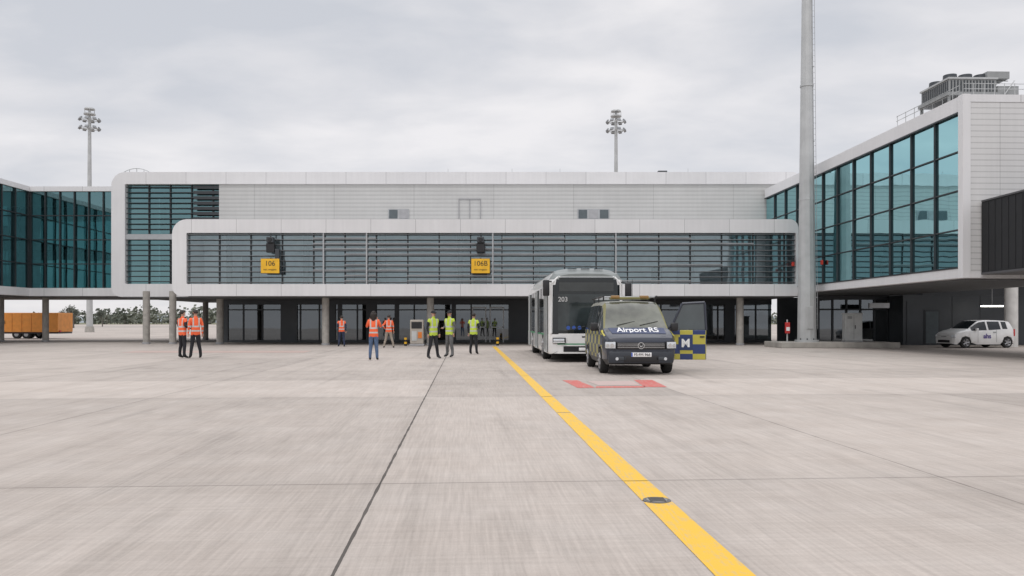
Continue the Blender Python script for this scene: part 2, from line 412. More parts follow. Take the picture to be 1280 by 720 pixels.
# left wing
g=MB(); YL=54.0; DL=8; lx=WX(37,YL); lz0,lz1=WZ(370,YL),WZ(233,YL)
s0=WZ(360,YL); s1=WZ(239,YL)
g.box(lx-.3,WX(146,YL),YL,YL+DL,s1,lz1,white); g.box(lx-.3,WX(146,YL),YL,YL+DL,lz0,s0,white)
g.box(lx-10,lx-.302,38,YL+DL,s1,lz1+.002,white); g.box(lx-10,lx-.302,38,YL+DL,lz0-.002,s0,white)
g.box(lx-.302,lx,38,YL,s1-.002,lz1+.001,white); g.box(lx-.302,lx,38,YL,lz0,s0+.002,white)
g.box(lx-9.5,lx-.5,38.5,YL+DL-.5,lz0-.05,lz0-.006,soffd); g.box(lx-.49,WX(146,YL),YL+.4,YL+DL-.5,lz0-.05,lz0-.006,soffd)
g.done('west_wing_slabs',T)
g=MB(); g.quad((lx,YL+.2,s0),(WX(146,YL),YL+.2,s0),(WX(146,YL),YL+.2,s1),(lx,YL+.2,s1),teal)
g.quad((lx-.15,38,s0),(lx-.15,YL+.2,s0),(lx-.15,YL+.2,s1),(lx-.15,38,s1),teal); g.done('west_wing_glazing',T)
g=MB()
for k in range(7):
    x=lx+k*(WX(146,YL)-lx)/6; g.box(x-.03,x+.03,YL+.08,YL+.19,s0,s1,darkmet)
for k in range(12):
    y=YL-k*1.4; g.box(lx-.13,lx-.04,y-.03,y+.03,s0,s1,darkmet)
for k in range(1,4):
    z=s0+(s1-s0)*k/4; g.box(lx,WX(146,YL),YL+.1,YL+.185,z-.03,z+.03,darkmet); g.box(lx-.125,lx-.05,38,YL,z-.03,z+.03,darkmet)
g.done('west_wing_mullions',T)
g=MB(); zm=(s0+s1)/2
g.box(lx-9,WX(146,YL),YL+.6,YL+DL-.4,zm-.15,zm+.12,interd)
g.box(lx-9,WX(146,YL),YL+DL-.5,YL+DL-.4,s0,s1,interd)
for k in range(5): g.cyl((lx+.6+k*1.5,YL+2.5,s0),(lx+.6+k*1.5,YL+2.5,s1),.16,.16,soff)
for k in range(6): g.box(lx+.3+k*.9,lx+.35+k*.9,YL+1.2,YL+1.25,s0,zm,alu)
for k in range(5): g.box(lx+.5+k*1.3,lx+1.1+k*1.3,YL+3,YL+3.3,s0,s0+random.uniform(.7,1.6),random.choice([soff,inter,alu])); g.box(lx+.5+k*1.3,lx+1.0+k*1.3,YL+3,YL+3.3,zm+.12,zm+random.uniform(.9,1.8),random.choice([soff,inter,alu]))
g.box(lx-9,lx-8.9,38,YL,s0,s1,interd); g.box(lx-9,lx-.6,38,YL,zm-.15,zm+.12,interd)
g.done('west_wing_interior',T)

# east wing (local frame: x to the right, y away)
W=empty('east_wing',(17.1,30.3,0),math.atan2(.7,21.7)); W.parent=T
wt=WZ(118,30.3); wb=WZ(347,30.3); gt=WZ(137,30.3); gb=WZ(335,30.3); LW=21.65; DW=7.0
g=MB()
g.box(0,DW,.25,LW,gt,wt,white); g.box(0,DW,.25,LW,wb,gb,white); g.box(DW-.2,DW-.002,.25,LW,gb,gt,ribbed2)
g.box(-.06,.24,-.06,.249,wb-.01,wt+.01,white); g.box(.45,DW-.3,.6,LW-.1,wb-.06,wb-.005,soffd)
g.done('roof_and_floor_slabs',W)
g=MB(); g.box(.242,DW,0,.248,wb,wt-.004,ribbed2); g.box(.241,DW,-.02,-.001,wt-.28,wt+.005,white); g.box(.241,DW,-.02,-.001,wb-.005,wb+.2,white)
g.done('end_wall',W)
g=MB(); g.quad((.12,.25,gb),(.12,LW,gb),(.12,LW,gt),(.12,.25,gt),teal); g.done('glazing',W)
g=MB()
for k in range(1,12): y=.25+k*1.8; g.box(.03,.11,y-.03,y+.03,gb,gt,darkmet)
for k in range(1,4): z=gb+(gt-gb)*k/4; g.box(.05,.10,.25,LW,z-.025,z+.025,darkmet)
g.box(-.02,.1,.25,LW,gb-.001,gb+.06,darkmet); g.box(-.02,.1,.25,LW,gt-.06,gt+.001,darkmet)
g.done('mullions',W)
g=MB(); zm=gb+(gt-gb)*.5
g.box(.9,DW-.3,1,LW-.2,zm-.2,zm+.1,interd); g.box(5,5.1,.6,LW-.2,gb,gt,inter); g.box(.3,DW-.3,.5,LW,gb,gb+.05,soff)
for k in range(5): g.cyl((1.6,3+k*4,gb),(1.6,3+k*4,gt),.2,.2,soff)
for k in range(14): g.box(.85,.9,1+k*1.5,1.05+k*1.5,zm+.1,zm+1.1,alu)
g.box(.84,.9,1,LW-.3,zm+1.1,zm+1.15,alu)
g.done('interior',W)
g=MB()
lx0,lx1,ly0,ly1=.15,2.05,1.2,3.2
z0=wt
gp=mat('plant_grey',(.30,.31,.31),.6,.2)
for x in(lx0,lx1): 
    for y in(ly0,ly1): g.box(x-.04,x+.04,y-.04,y+.04,z0,z0+.35,gp)
g.box(lx0-.1,lx1+.1,ly0-.1,ly1+.1,z0+.3,z0+.42,gp)
g.box(lx0,lx1,ly0,ly1,z0+.42,z0+.95,gp)
for k in range(14):
    x=lx0+.07+k*(lx1-lx0-.1)/14; g.box(x,x+.05,ly0-.02,ly0-.001,z0+.47,z0+.9,charc)
for k in range(14):
    y=ly0+.07+k*(ly1-ly0-.1)/14; g.box(lx0-.02,lx0-.001,y,y+.06,z0+.47,z0+.9,charc)
g.box(lx0-.05,lx1+.05,ly0-.05,ly1+.05,z0+.95,z0+1.02,galv)
for i in range(3):
    for j in range(2):
        cx=lx0+.33+i*.62; cy=ly0+.5+j*1.0; g.cyl((cx,cy,z0+1.02),(cx,cy,z0+1.25),.27,.25,charc,16)
for y in(ly0-.05,): 
    g.cyl((lx1+.05,y,z0),(lx1+.7,y,z0+.9),.02,.02,galv,6); g.cyl((lx1+.05,y+.4,z0+1),(lx1+.7,y+.4,z0+1),.02,.02,galv,6)
g.box(lx1+.05,lx1+.9,ly0,ly1,z0,z0+.7,gp); g.box(lx1-.3,lx1+.6,ly0+.1,ly1,z0+1.02,z0+1.3,gp)
for zz in(.55,.95):
    g.cyl((.12,.5,z0+zz*.5),(.12,5.2,z0+zz*.5),.014,.014,galv,5); g.cyl((.12,.2,z0+zz*.5),(2.9,.2,z0+zz*.5),.014,.014,galv,5)
for k in range(8): g.cyl((.12,.2+k*.7,z0),(.12,.2+k*.7,z0+.5),.013,.013,galv,5)
for k in range(8): g.cyl((.12+k*.4,.2,z0),(.12+k*.4,.2,z0+.5),.013,.013,galv,5)
for k in range(4): g.cyl((5+k*.5,3,z0),(5+k*.5,3,z0+.6),.012,.012,galv,5)
g.done('roof_plant',W)
g=MB()
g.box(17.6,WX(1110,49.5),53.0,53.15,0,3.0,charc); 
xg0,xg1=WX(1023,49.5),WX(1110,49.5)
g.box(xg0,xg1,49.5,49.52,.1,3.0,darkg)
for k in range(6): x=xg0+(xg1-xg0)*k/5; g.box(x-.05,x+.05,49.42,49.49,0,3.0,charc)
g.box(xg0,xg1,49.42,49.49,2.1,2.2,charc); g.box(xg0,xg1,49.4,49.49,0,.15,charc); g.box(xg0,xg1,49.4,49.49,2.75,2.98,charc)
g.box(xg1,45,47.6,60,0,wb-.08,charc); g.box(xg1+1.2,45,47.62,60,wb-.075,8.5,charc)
g.box(WX(1133,47.6),WX(1134,47.6),47.57,47.598,.1,2.6,darkmet)
for px in(1190,1225): g.box(WX(px,47.6),WX(px,47.6)+.03,47.58,47.598,.0,2.9,darkmet)
x0,x1=WX(1155,47.6),WX(1174,47.6); g.box(x0,x1,47.55,47.598,0,2.1,darkmet); g.box(x0+.08,x1-.08,47.53,47.549,.1,2.0,interd)
g.box(WX(1085,47.6),WX(1110,47.6),47.4,47.58,2.2,2.5,alu)
g.done('undercroft_walls',T)
g=MB(); x=WX(1264,44); g.cyl((x,44,0),(x,44,4.2),.33,.33,mat('white_column',(.6,.59,.57),.7),24); g.box(x-6,x+8,43.6,47.59,4.2,4.6,charc); g.done('undercroft_column_and_canopy',T,smooth=30)
g=MB(); x=WX(1240,46); g.box(x-.6,x+.6,45.9,46.1,2.25,2.31,mat('tube_lamp',(1,1,1),.5,emit=((1,.97,.9),6))); g.box(x-.62,x+.62,45.88,46.12,2.311,2.36,alu); g.cyl((x,46,2.36),(x,46,4.2),.02,.02,alu); g.done('tube_light',T)
g=MB()
rl=mat('red_lamp',(.6,.05,.03),.4)
xx=WX(992,46.2); g.box(xx-.07,xx+.07,46.2,46.395,4.6,4.85,rl,bev=.03); g.box(xx-.05,xx+.05,46.2,46.396,4.85,5.1,darkmet)
g.box(16.62,16.72,42.95,43.15,4.45,4.7,rl,bev=.03)
g.done('warning_lamps',T)

J=empty('jet_bridge'); g=MB()
bx=WX(1226,30.3); bt=WZ(253,30.3); bb=WZ(341,30.3)
cor=mat('dark_corrugated',(.012,.013,.015),.7)
g.box(bx,24,18,30.25,bb,bt,cor)
for k in range(30): y=18.2+k*.4; g.box(bx-.015,bx-.001,y,y+.06,bb+.05,bt-.05,cor)
bt_=mat('bridge_trim',(.08,.08,.085),.5)
g.box(bx-.04,24,17.9,30.2,bt,bt+.06,bt_); g.box(bx-.04,24,17.9,30.2,bb-.08,bb,bt_)
g.done('bridge_tunnel',J)
g=MB(); g.cyl((21.5,21,0),(21.5,21,bb),.3,.3,galv); g.done('bridge_support',J)

for px,txt in((340,'106'),(601,'106B')):
    x=X_f(px); e=empty('gate_sign',(x,YF-.35,0)); g=MB()
    w=.53; z0,z1=WZ(342,YF),WZ(324,YF)
    g.box(-w,w,-.04,.04,z0,z1,yell,bev=.015); g.box(-w-.02,w+.02,.041,.07,z0-.02,z1+.02,darkmet)
    g.box(-.04,.04,.07,.36,z0+.3,z0+.36,darkmet); g.box(-.04,.04,.08,.36,z1,z1+.06,darkmet)
    g.done('sign_panel',e)
    text(txt,.40,(0,-.045,z0+(z1-z0)*.66),(math.pi/2,0,0),black,e,'gate_number',bold=.0)
    text('max. wingspan',.13,(0,-.045,z0+(z1-z0)*.25),(math.pi/2,0,0),black,e,'small_text')
    e=empty('docking_guidance_unit',(x,YF-.25,0)); g=MB()
    z0,z1=WZ(316,YF),WZ(297,YF)
    g.box(-.24,.24,-.12,.2,z0,z1-.35,black,bev=.03); g.box(-.2,.2,-.2,.15,z1-.33,z1,charc,bev=.03)
    g.cyl((0,-.24,z1-.16),(0,-.19,z1-.16),.11,.13,black); g.box(-.05,.05,.15,.5,z1-.3,z1-.2,darkmet)
    g.box(-.03,.03,0,.06,z1,z1+.25,darkmet); g.box(-.05,.05,.1,.4,z0+.1,z0+.2,darkmet)
    if px==340: g.box(.25,.5,-.05,.15,WZ(340,YF),z0+.2,charc,bev=.02)
    g.done('unit_body',e)

# ---------------------------------------------------------------- masts
lh=mat('lamp_housing',(.25,.26,.27),.5,.3)
def flood_mast(x,y,h):
    e=empty('floodlight_mast',(x,y,0)); g=MB()
    g.cyl((0,0,0),(0,0,h-1),.42,.2,galv,12); g.cyl((0,0,0),(0,0,.8),.62,.55,conc,12)
    g.done('pole',e,smooth=40); g=MB()
    for z in(h-2.6,h-1.4): 
        g.cyl((-1.25,0,z),(1.25,0,z),.06,.06,galv,8); g.cyl((0,-1.1,z),(0,1.1,z),.06,.06,galv,8)
        for k in range(12):
            t=2*math.pi*k/12; r=1.05; g.cyl((math.cos(t)*r,math.sin(t)*r,z),(math.cos(t+.53)*r,math.sin(t+.53)*r,z),.04,.04,galv,6)
        for k in range(8):
            t=2*math.pi*k/8+.2; M=Matrix.Translation((math.cos(t)*1.25,math.sin(t)*1.25,z+.1))@Matrix.Rotation(t+math.pi/2,4,'Z')@Matrix.Rotation(math.radians(-35),4,'X')
            g.box(-.24,.24,-.08,.10,-.26,.16,lh,M,bev=.04)
    g.cyl((0,0,h-.7),(0,0,h-.55),.75,.75,galv,16); g.cyl((0,0,h-1),(0,0,h),.16,.16,galv,8)
    for k in range(6):
        t=k*math.pi/3; g.cyl((math.cos(t)*.68,math.sin(t)*.68,h-.7),(math.cos(t)*.68,math.sin(t)*.68,h),.03,.03,galv,5)
    g.cyl((0,0,h),(0,0,h+.18),.7,.65,galv,12)
    g.done('floodlights',e)
flood_mast(WX(112,110),110,30.6); flood_mast(WX(770,110),110,30.3)
e=empty('floodlight_mast',(WX(1008.5,43),43,0)); g=MB()
g.cyl((0,0,.3),(0,0,18.7),.50,.265,galv,12); g.cyl((0,0,18.7),(0,0,30),.265,.16,galv,12); g.done('pole',e,smooth=0); g=MB()
g.cyl((0,0,.29),(0,0,.42),.62,.62,galv,20); g.cyl((.0,0,7.9),(0,0,8.0),.42,.41,galv,12); g.cyl((0,0,14),(0,0,14.1),.36,.355,galv,12)
for k in range(10): t=k*math.pi/5; g.cyl((.56*math.cos(t),.56*math.sin(t),.4),(.56*math.cos(t),.56*math.sin(t),.5),.03,.03,darkmet,6)
g.box(-.17,.17,-.52,-.46,1.0,2.2,galv,bev=.02)
for s_ in(-.07,.12):
    g.cyl((.40+s_*.6,-.30,1),(.15+s_*.6,-.22,29),.014,.014,alul,5)
for k in range(90):
    z=1.2+k*.3; q=(z-1)/28; cx=.40-.25*q; cy=-.30+.08*q; g.cyl((cx-.05,cy,z),(cx+.08,cy,z),.009,.009,alul,4)
for z in range(3,29,4): q=(z-1)/28; g.box(.36-.25*q,.40-.25*q,-.30,-.1,z,z+.05,galv)
for k in range(6):
    t=2*math.pi*k/6; g.box(math.cos(t)*.8-.2,math.cos(t)*.8+.2,math.sin(t)*.8-.1,math.sin(t)*.8+.1,29.3,29.9,lh,bev=.03)
g.cyl((0,0,29.2),(0,0,29.35),.9,.9,galv,16); g.done('mast_fittings',e)
g=MB(); g.box(14.15,20.4,42.0,44.9,0,.30,mat('island_concrete',(.36,.34,.31),.85,0,.2,2,.2),bev=.03)
g.done('concrete_island')
e=empty('electrical_cabinet',(18.55,43.6,.3)); g=MB()
cab=mat('cabinet_grey',(.52,.53,.52),.55)
g.box(-.46,.46,-.2,.25,.06,1.5,cab,bev=.02); g.box(-.5,.5,-.24,.29,1.5,1.56,cab,bev=.015); g.box(-.48,.48,-.2,.25,0,.06,soff)
g.box(-.005,.005,-.204,-.2005,.12,1.45,darkmet); g.box(.05,.09,-.22,-.2005,.7,.9,darkmet)
for k in range(5): g.box(-.35,-.1,-.206,-.2005,1.25+k*.03,1.262+k*.03,darkmet)
g.done('cabinet_body',e)
e=empty('fire_extinguisher_post',(WX(984,43),43,.3)); g=MB()
g.cyl((0,0,0),(0,0,1.2),.04,.04,galv,8); g.box(-.12,.12,-.12,.04,.45,1.05,redp,bev=.03); g.box(-.09,.09,-.13,-.119,.6,.8,whitep); g.done('post_and_box',e)
e=empty('charging_station',(WX(521.5,46),46,0)); g=MB()
g.box(-.42,.42,-.3,.3,0,.12,soff,bev=.02); g.box(-.38,.38,-.26,.26,.12,1.5,mat('beige_cabinet',(.42,.38,.33),.55),bev=.04)
g.box(-.3,.3,-.275,-.262,1.0,1.38,black); g.box(-.28,.0,-.285,-.262,.3,.85,cab); g.box(.08,.3,-.285,-.262,.45,.8,mat('orange_panel',(.7,.2,.03),.5))
g.cyl((.42,-.1,1.1),(.47,-.15,.5),.02,.02,black,6); g.done('station_body',e)
def bollard(px,py):
    Y=GY(py); e=empty('striped_bollard',(WX(px,Y),Y,0)); g=MB()
    for k in range(4): g.cyl((0,0,k*.12),(0,0,k*.12+.12),.08,.08,(yell if k%2 else black),14)
    g.cyl((0,0,.48),(0,0,.52),.08,.05,black,14); g.done('bollard_body',e,smooth=40)
bollard(507,432.5); bollard(622,432)

# ---------------------------------------------------------------- vehicles
def ring_pts(wb_,zb,belt,wtop,top,arch=0):
    wz=belt+(top-belt)*.84; ww=wtop+(wb_-wtop)*.32
    zlow=max(zb,arch)
    return [(0,zb),(wb_*.92,zlow if arch else zb),(wb_*.985,max(zb+.14,arch+.01 if arch else 0)),(wb_,max(zb+(belt-zb)*.55,arch+.03 if arch else 0)),(wb_*.985,belt),(ww,wz),(wtop,top-(top-belt)*.035),(0,top)]
def loft(sts,mf,g,M=None,caps=True):
    n=len(sts[0][1]); 
    for i in range(len(sts)-1):
        (ya,A),(yb,B)=sts[i],sts[i+1]
        for j in range(n-1):
            for sg in(1,-1):
                q=[(sg*A[j][0],ya,A[j][1]),(sg*B[j][0],yb,B[j][1]),(sg*B[j+1][0],yb,B[j+1][1]),(sg*A[j+1][0],ya,A[j+1][1])]
                if sg<0:q=q[::-1]
                g.add(q,[(0,1,2,3)],mf(i,j,sg))
    if caps:
        for (y,P),i in((sts[0],-1),(sts[-1],len(sts)-1)):
            for j in range(n-1):
                q=[(-P[j][0],y,P[j][1]),(P[j][0],y,P[j][1]),(P[j+1][0],y,P[j+1][1]),(-P[j+1][0],y,P[j+1][1])]
                if i>0:q=q[::-1]
                g.add(q,[(0,1,2,3)],mf(i,j,0))
def finish_loft(g,name,parent,ang=35):
    o=g.done(name,parent); bm=bmesh.new(); bm.from_mesh(o.data); bmesh.ops.remove_doubles(bm,verts=bm.verts[:],dist=.001)
    bmesh.ops.dissolve_degenerate(bm,edges=bm.edges[:],dist=.0005)
    bmesh.ops.recalc_face_normals(bm,faces=bm.faces[:]); bm.to_mesh(o.data); bm.free()
    o.data.polygons.foreach_set('use_smooth',[True]*len(o.data.polygons)); o.data.set_sharp_from_angle(angle=math.radians(ang)); return o
vglass=mat('vehicle_glass',(.012,.016,.018),.05,0,.05,spec=.6)
doorglass=mat('door_window_glass',(.06,.075,.08),.05,0,.2,2,spec=.8)
vglassl=mat('windscreen_glass',(.11,.115,.09),.08,0,.6,2.0,spec=.7)  # khaki reflection on the van's screen painted into the base colour
bglass=mat('bus_windscreen_glass',(.035,.045,.047),.06,0,.6,1.3,spec=.6)
chrome=mat('chrome',(.6,.6,.6),.2,.9)
lamp=mat('headlamp_glass',(.62,.65,.68),.1,.2,spec=.9)
rim=mat('alloy_rim',(.35,.35,.36),.35,.6)

def checker_mat(name,c1,c2,ax,sy,sz):
    m=bpy.data.materials.new(name); nt,N,L=nodes(m); b=N['Principled BSDF']; b.inputs['Roughness'].default_value=.35
    M=lambda *a: math_node(N,L,*a)
    tc=N.new('ShaderNodeTexCoord'); s=N.new('ShaderNodeSeparateXYZ'); L.new(tc.outputs['Object'],s.inputs[0])
    k=M('ADD',M('FLOOR',M('DIVIDE',s.outputs[ax],sy)),M('FLOOR',M('DIVIDE',M('ADD',s.outputs[2],.02),sz)))
    k=M('ABSOLUTE',M('MODULO',k,2))
    mx=N.new('ShaderNodeMix'); mx.data_type='RGBA'; L.new(k,mx.inputs[0]); mx.inputs[6].default_value=(*c1,1); mx.inputs[7].default_value=(*c2,1)
    L.new(mx.outputs[2],b.inputs['Base Color']); MATS[name]=m; return m
navy=mat('navy_paint',(.018,.024,.042),.3,0,.1,coat=.5)
vblue=mat('royal_blue_film',(.018,.035,.11),.35)
vyel=mat('hivis_yellow',(.50,.44,.06),.45)
grey_y=mat('khaki_yellow',(.20,.185,.07),.5)
chk=checker_mat('battenberg_checker',(.02,.035,.09),(.34,.31,.08),1,.42,.26)
chkx=checker_mat('battenberg_checker_door',(.02,.04,.14),(.45,.40,.06),0,.34,.26)
V=empty('airport_van',(WX(801,20.5),20.5,0),math.radians(.6))
sts=[]
def S(y,*a,**k): sts.append((y,ring_pts(*a,**k)))
S(0,.80,.30,.74,.74,.86); S(.05,.87,.27,.84,.79,.96); S(.22,.925,.26,.95,.83,1.05); 
S(.46,.945,.26,1.02,.83,1.115,arch=.30); S(.56,.95,.26,1.05,.83,1.14,arch=.62); S(.80,.95,.26,1.08,.82,1.20,arch=.72); S(1.15,.955,.26,1.12,.76,1.55,arch=.68); S(1.30,.955,.26,1.13,.73,1.70,arch=.30)
S(1.50,.955,.26,1.14,.70,1.85); S(1.72,.955,.26,1.14,.70,1.93); S(2.42,.955,.26,1.14,.70,1.97); S(2.54,.955,.26,1.14,.70,1.97); S(3.4,.955,.26,1.14,.70,1.975)
S(3.52,.955,.26,1.14,.70,1.975,arch=.30); S(3.62,.955,.26,1.14,.70,1.975,arch=.62); S(3.92,.955,.26,1.14,.70,1.975,arch=.72); S(4.25,.955,.26,1.14,.70,1.97,arch=.62); S(4.35,.955,.26,1.14,.7,1.97,arch=.30)
S(4.72,.95,.26,1.14,.69,1.96); S(4.90,.93,.28,1.12,.66,1.90)
rw=mat('van_roof_grey',(.30,.30,.26),.4)
def vm(i,j,sg):
    if sg==0: 
        return vglass if (i>0 and j==4) else navy
    if i in(5,6,7,8) and j==6: return vglassl
    if i in(5,6,7,8) and j==5: return grey_y
    if j==4 and i in(6,7,8,9,11,13,14,15,16,17): return vglass
    if j in(2,3) and i>=3: return chk
    if j in(0,1): return black
    if j in(5,6) and i>=9: return rw
    return navy
g=MB(); loft(sts,vm,g); o=finish_loft(g,'body_shell',V,30)
g=MB()
g.box(-.62,.62,-.035,.02,.66,.84,black,bev=.02)
for z in(.70,.745,.79): g.box(-.6,.6,-.045,-.036,z,z+.010,chrome)
g.cyl((0,-.06,.755),(0,-.03,.755),.085,.085,chrome,24); g.cyl((0,-.066,.755),(0,-.06,.755),.068,.068,black,24)
for a,b in(((-.045,.79),(-.015,.715)),((-.015,.715),(0,.75)),((0,.75),(.015,.715)),((.015,.715),(.045,.79))):
    g.cyl((a[0],-.07,a[1]),(b[0],-.07,b[1]),.008,.008,chrome,5)
for sg in(-1,1):
    M=Matrix.Translation((sg*.76,.035,.765))@Matrix.Rotation(sg*math.radians(22),4,'Z')
    g.box(-.15,.15,-.06,.05,-.10,.10,black,M,bev=.03); g.box(-.135,.135,-.07,-.055,-.08,.085,lamp,M,bev=.012)
    g.cyl((0-.05*sg,-.08,0),(-.05*sg,-.068,0),.05,.05,chrome,16,M); g.cyl((.07*sg,-.08,0),(.07*sg,-.068,0),.04,.04,chrome,16,M)
    g.box(sg*.50-.12,sg*.50+.12,-.075,-.05,.38,.47,charc,bev=.01); g.cyl((sg*.62,-.08,.42),(sg*.62,-.07,.42),.04,.04,lamp,14)
g.box(-.84,.84,-.06,.1,.30,.62,mat('bumper_dark',(.03,.035,.045),.45),bev=.05)
g.box(-.45,.45,-.075,-.055,.34,.50,black,bev=.01)
g.box(-.26,.26,-.095,-.076,.47,.58,whitep,bev=.004)
g.box(-.26,-.225,-.098,-.0955,.475,.575,mat('plate_blue',(.02,.08,.4),.4))
g.done('front_fascia',V,smooth=40)
text('FS·FM 966',.10,(.02,-.099,.525),(math.pi/2,0,0),black,V,'number_plate_text')
ha=math.atan2(1.20-1.05,.58)
g=MB(); g.add([(-.70,.235,1.062),(.70,.235,1.062),(.74,.80,1.208),(-.74,.80,1.208)],[(0,1,2,3)],vblue)
g.add([(-.92,.23,.99),(-.86,.23,1.02),(-.89,.80,1.16),(-.935,.80,1.12)],[(0,1,2,3)],vyel); g.add([(.92,.23,.99),(.935,.80,1.12),(.89,.80,1.16),(.86,.23,1.02)],[(0,1,2,3)],vyel)
g.done('bonnet_film',V)
text('Airport RS',.25,(0,.50,1.150),(ha+.12,0,0),whitep,V,'bonnet_text',bold=.004).scale=(1,1.75,1)
g=MB()
for sg in(-1,1):
    g.wheel(sg*.84,.92,.335,.22,rubber,rim,sg); g.wheel(sg*.84,3.92,.335,.22,rubber,rim,sg)
    g.box(sg*.96,sg*.99,1.0,1.03,1.1,1.2,black); g.box(sg*.98,sg*1.18,.98,1.08,1.12,1.34,black,bev=.035); g.box(sg*.99,sg*1.16,1.081,1.085,1.15,1.31,chrome)
g.box(-.8,.8,.5,4.6,.28,.5,black)
g.done('wheels_and_mirrors',V,smooth=35)
g=MB()
for y in(1.9,3.0,4.2):
    g.cyl((-.74,y,2.06),(.74,y,2.06),.02,.02,alu,8)
    for sg in(-1,1): g.cyl((sg*.72,y,1.93),(sg*.72,y,2.06),.02,.02,black,6)
for sg in(-1,1): g.cyl((sg*.74,1.75,2.07),(sg*.74,4.5,2.07),.025,.025,black,8)
bea=mat('beacon_amber',(.28,.16,.05),.2)
g.box(-.55,.55,1.78,1.98,1.99,2.06,grey_y,bev=.02); g.box(-.53,-.28,1.76,2.0,2.01,2.10,bea,bev=.03); g.box(.28,.53,1.76,2.0,2.01,2.10,bea,bev=.03)
g.cyl((.2,2.6,1.97),(.2,2.6,2.6),.008,.006,black,5)
g.done('roof_rack_and_beacons',V)
g=MB()
for a in(-.5,.12): g.cyl((a,.86,1.275),(a+.5,.98,1.38),.008,.008,black,5)
g.done('wipers',V)
D=empty('open_door',(.93,1.24,0),math.radians(-7)); D.parent=V
g=MB()
g.box(.0,1.04,-.03,.03,.34,1.14,chkx,bev=.02)
fr=[(0.0,1.14),(.16,1.32),(.40,1.86),(1.0,1.89),(1.04,1.14)]
for a,b in zip(fr[:-1],fr[1:]): g.cyl((a[0],0,a[1]),(b[0],0,b[1]),.032,.032,navy,8)
g.add([(.06,0,1.15),(1.01,0,1.15),(.97,0,1.86),(.41,0,1.84),(.18,0,1.32)],[(0,1,2,3,4)],doorglass)
g.box(.30,.68,-.04,-.031,.60,.95,vblue); g.box(.87,.99,-.05,-.031,.94,.98,black)
g.cyl((-.02,0,.5),(-.02,0,1.0),.03,.03,black,8)
g.done('door_panel',D)
text('M',.30,(.49,-.045,.78),(math.pi/2,0,0),whitep,D,'door_letter',bold=.01)

# --- bus
B=empty('city_bus',(WX(733,27),27,0),math.radians(2.2))
bgrey=mat('bus_silver',(.58,.60,.60),.35,.1,.06); bwhite=mat('bus_white',(.76,.76,.75),.3,0,.06,coat=.4); bgreen=mat('bus_green',(.05,.30,.14),.4); broof=mat('bus_roof_grey',(.22,.24,.235),.45)
sts=[]
def ring_bus(w,zb,zt,wt_,arch=0):
    zl=max(zb,arch)
    return [(0,zb),(w-.04,zl),(w,zl+.06),(w,max(.95,zl+.08)),(w,2.62),(w-.03,2.80),(wt_,zt-.05),(wt_-.25,zt),(0,zt+.02)]
def SB(y,*a,**k): sts.append((y,ring_bus(*a,**k)))
SB(0,1.05,.36,2.98,.85); SB(.05,1.17,.30,3.02,.95); SB(.16,1.25,.28,3.05,1.05); SB(.35,1.275,.28,3.08,1.1)
for y in(1.65,2.2): SB(y,1.275,.28,3.1,1.1)
SB(2.25,1.275,.28,3.1,1.1,arch=.9); SB(3.25,1.275,.28,3.1,1.1,arch=.9); SB(3.3,1.275,.28,3.1,1.1)
for y in(5.0,6.4,8.0): SB(y,1.275,.28,3.1,1.1)
SB(8.05,1.275,.28,3.1,1.1,arch=.9); SB(9.1,1.275,.28,3.1,1.1,arch=.9); SB(9.15,1.275,.28,3.1,1.1); SB(11.8,1.275,.3,3.08,1.1); SB(12,1.22,.35,3.0,1.0)
def bmf(i,j,sg):
    if sg==0: return (vglass if j in(3,4) else broof if j>4 else bwhite)
    if j==0: return black
    if j in(1,2): return bwhite
    if j==3: return (vglass if i<1 else bwhite) if i<3 else vglass
    if j==4: return bwhite
    if j==5: return bwhite if i>2 else broof
    return broof
g=MB(); loft(sts,bmf,g); finish_loft(g,'bus_body',B,28)
g=MB()
def curved(x0,x1,z0,z1,off,m,n=16,rnd=.0):
    vs=[];fs=[]
    def fy(x): 
        a=abs(x); return .11*(max(0,a-.65)/.5)**2
    for k in range(n+1):
        x=x0+(x1-x0)*k/n
        e=1-abs(2*k/n-1); zz1=z1-(rnd*(1-min(1,e*5))**2)
        vs+= [(x,fy(x)-off,z0),(x,fy(x)-off,zz1)]
    for k in range(n): fs.append((2*k,2*k+2,2*k+3,2*k+1))
    g.add(vs,fs,m)
curved(-1.13,1.13,.98,2.86,.035,vglass,16,.2)
curved(-1.06,1.06,1.08,2.30,.042,bglass,16,.0)
curved(-.92,.92,2.40,2.70,.042,mat('destination_display',(.05,.055,.055),.25),16,.0)
curved(-1.12,1.12,.64,.975,.04,bwhite,16,.0)
curved(-1.14,1.14,.30,.60,.045,bwhite,16,.0)
curved(-1.1,1.1,.60,.638,.05,bgreen,16,.0)
curved(-.78,.78,.36,.55,.055,black,16,.0)
g.box(-.26,.26,-.085,-.06,.40,.50,whitep,bev=.004)
for sg in(-1,1):
    M=Matrix.Translation((sg*.92,-.02,.74))@Matrix.Rotation(sg*math.radians(18),4,'Z')
    g.box(-.22,.22,-.06,.05,-.095,.095,black,M,bev=.02); g.box(-.19,.19,-.068,-.058,-.035,.06,lamp,M,bev=.01); g.box(-.2,.2,-.07,-.061,-.075,-.05,whitep,M)
    g.cyl((sg*1.19,.06,.98),(sg*1.17,.06,2.66),.05,.05,bwhite,10); g.cyl((sg*1.17,.06,2.66),(sg*.95,.04,2.88),.05,.045,bwhite,10)
g.cyl((-.95,.04,2.88),(.95,.04,2.88),.045,.045,bgrey,10)
g.box(-.16,.16,-.05,-.03,.84,.89,chrome)
bb_=mat('blue_badge',(.04,.10,.38),.4)
for k in range(3):
    g.cyl((-.62+k*.19,-.052,1.17),(-.62+k*.19,-.046,1.17),.065,.065,bb_,18)
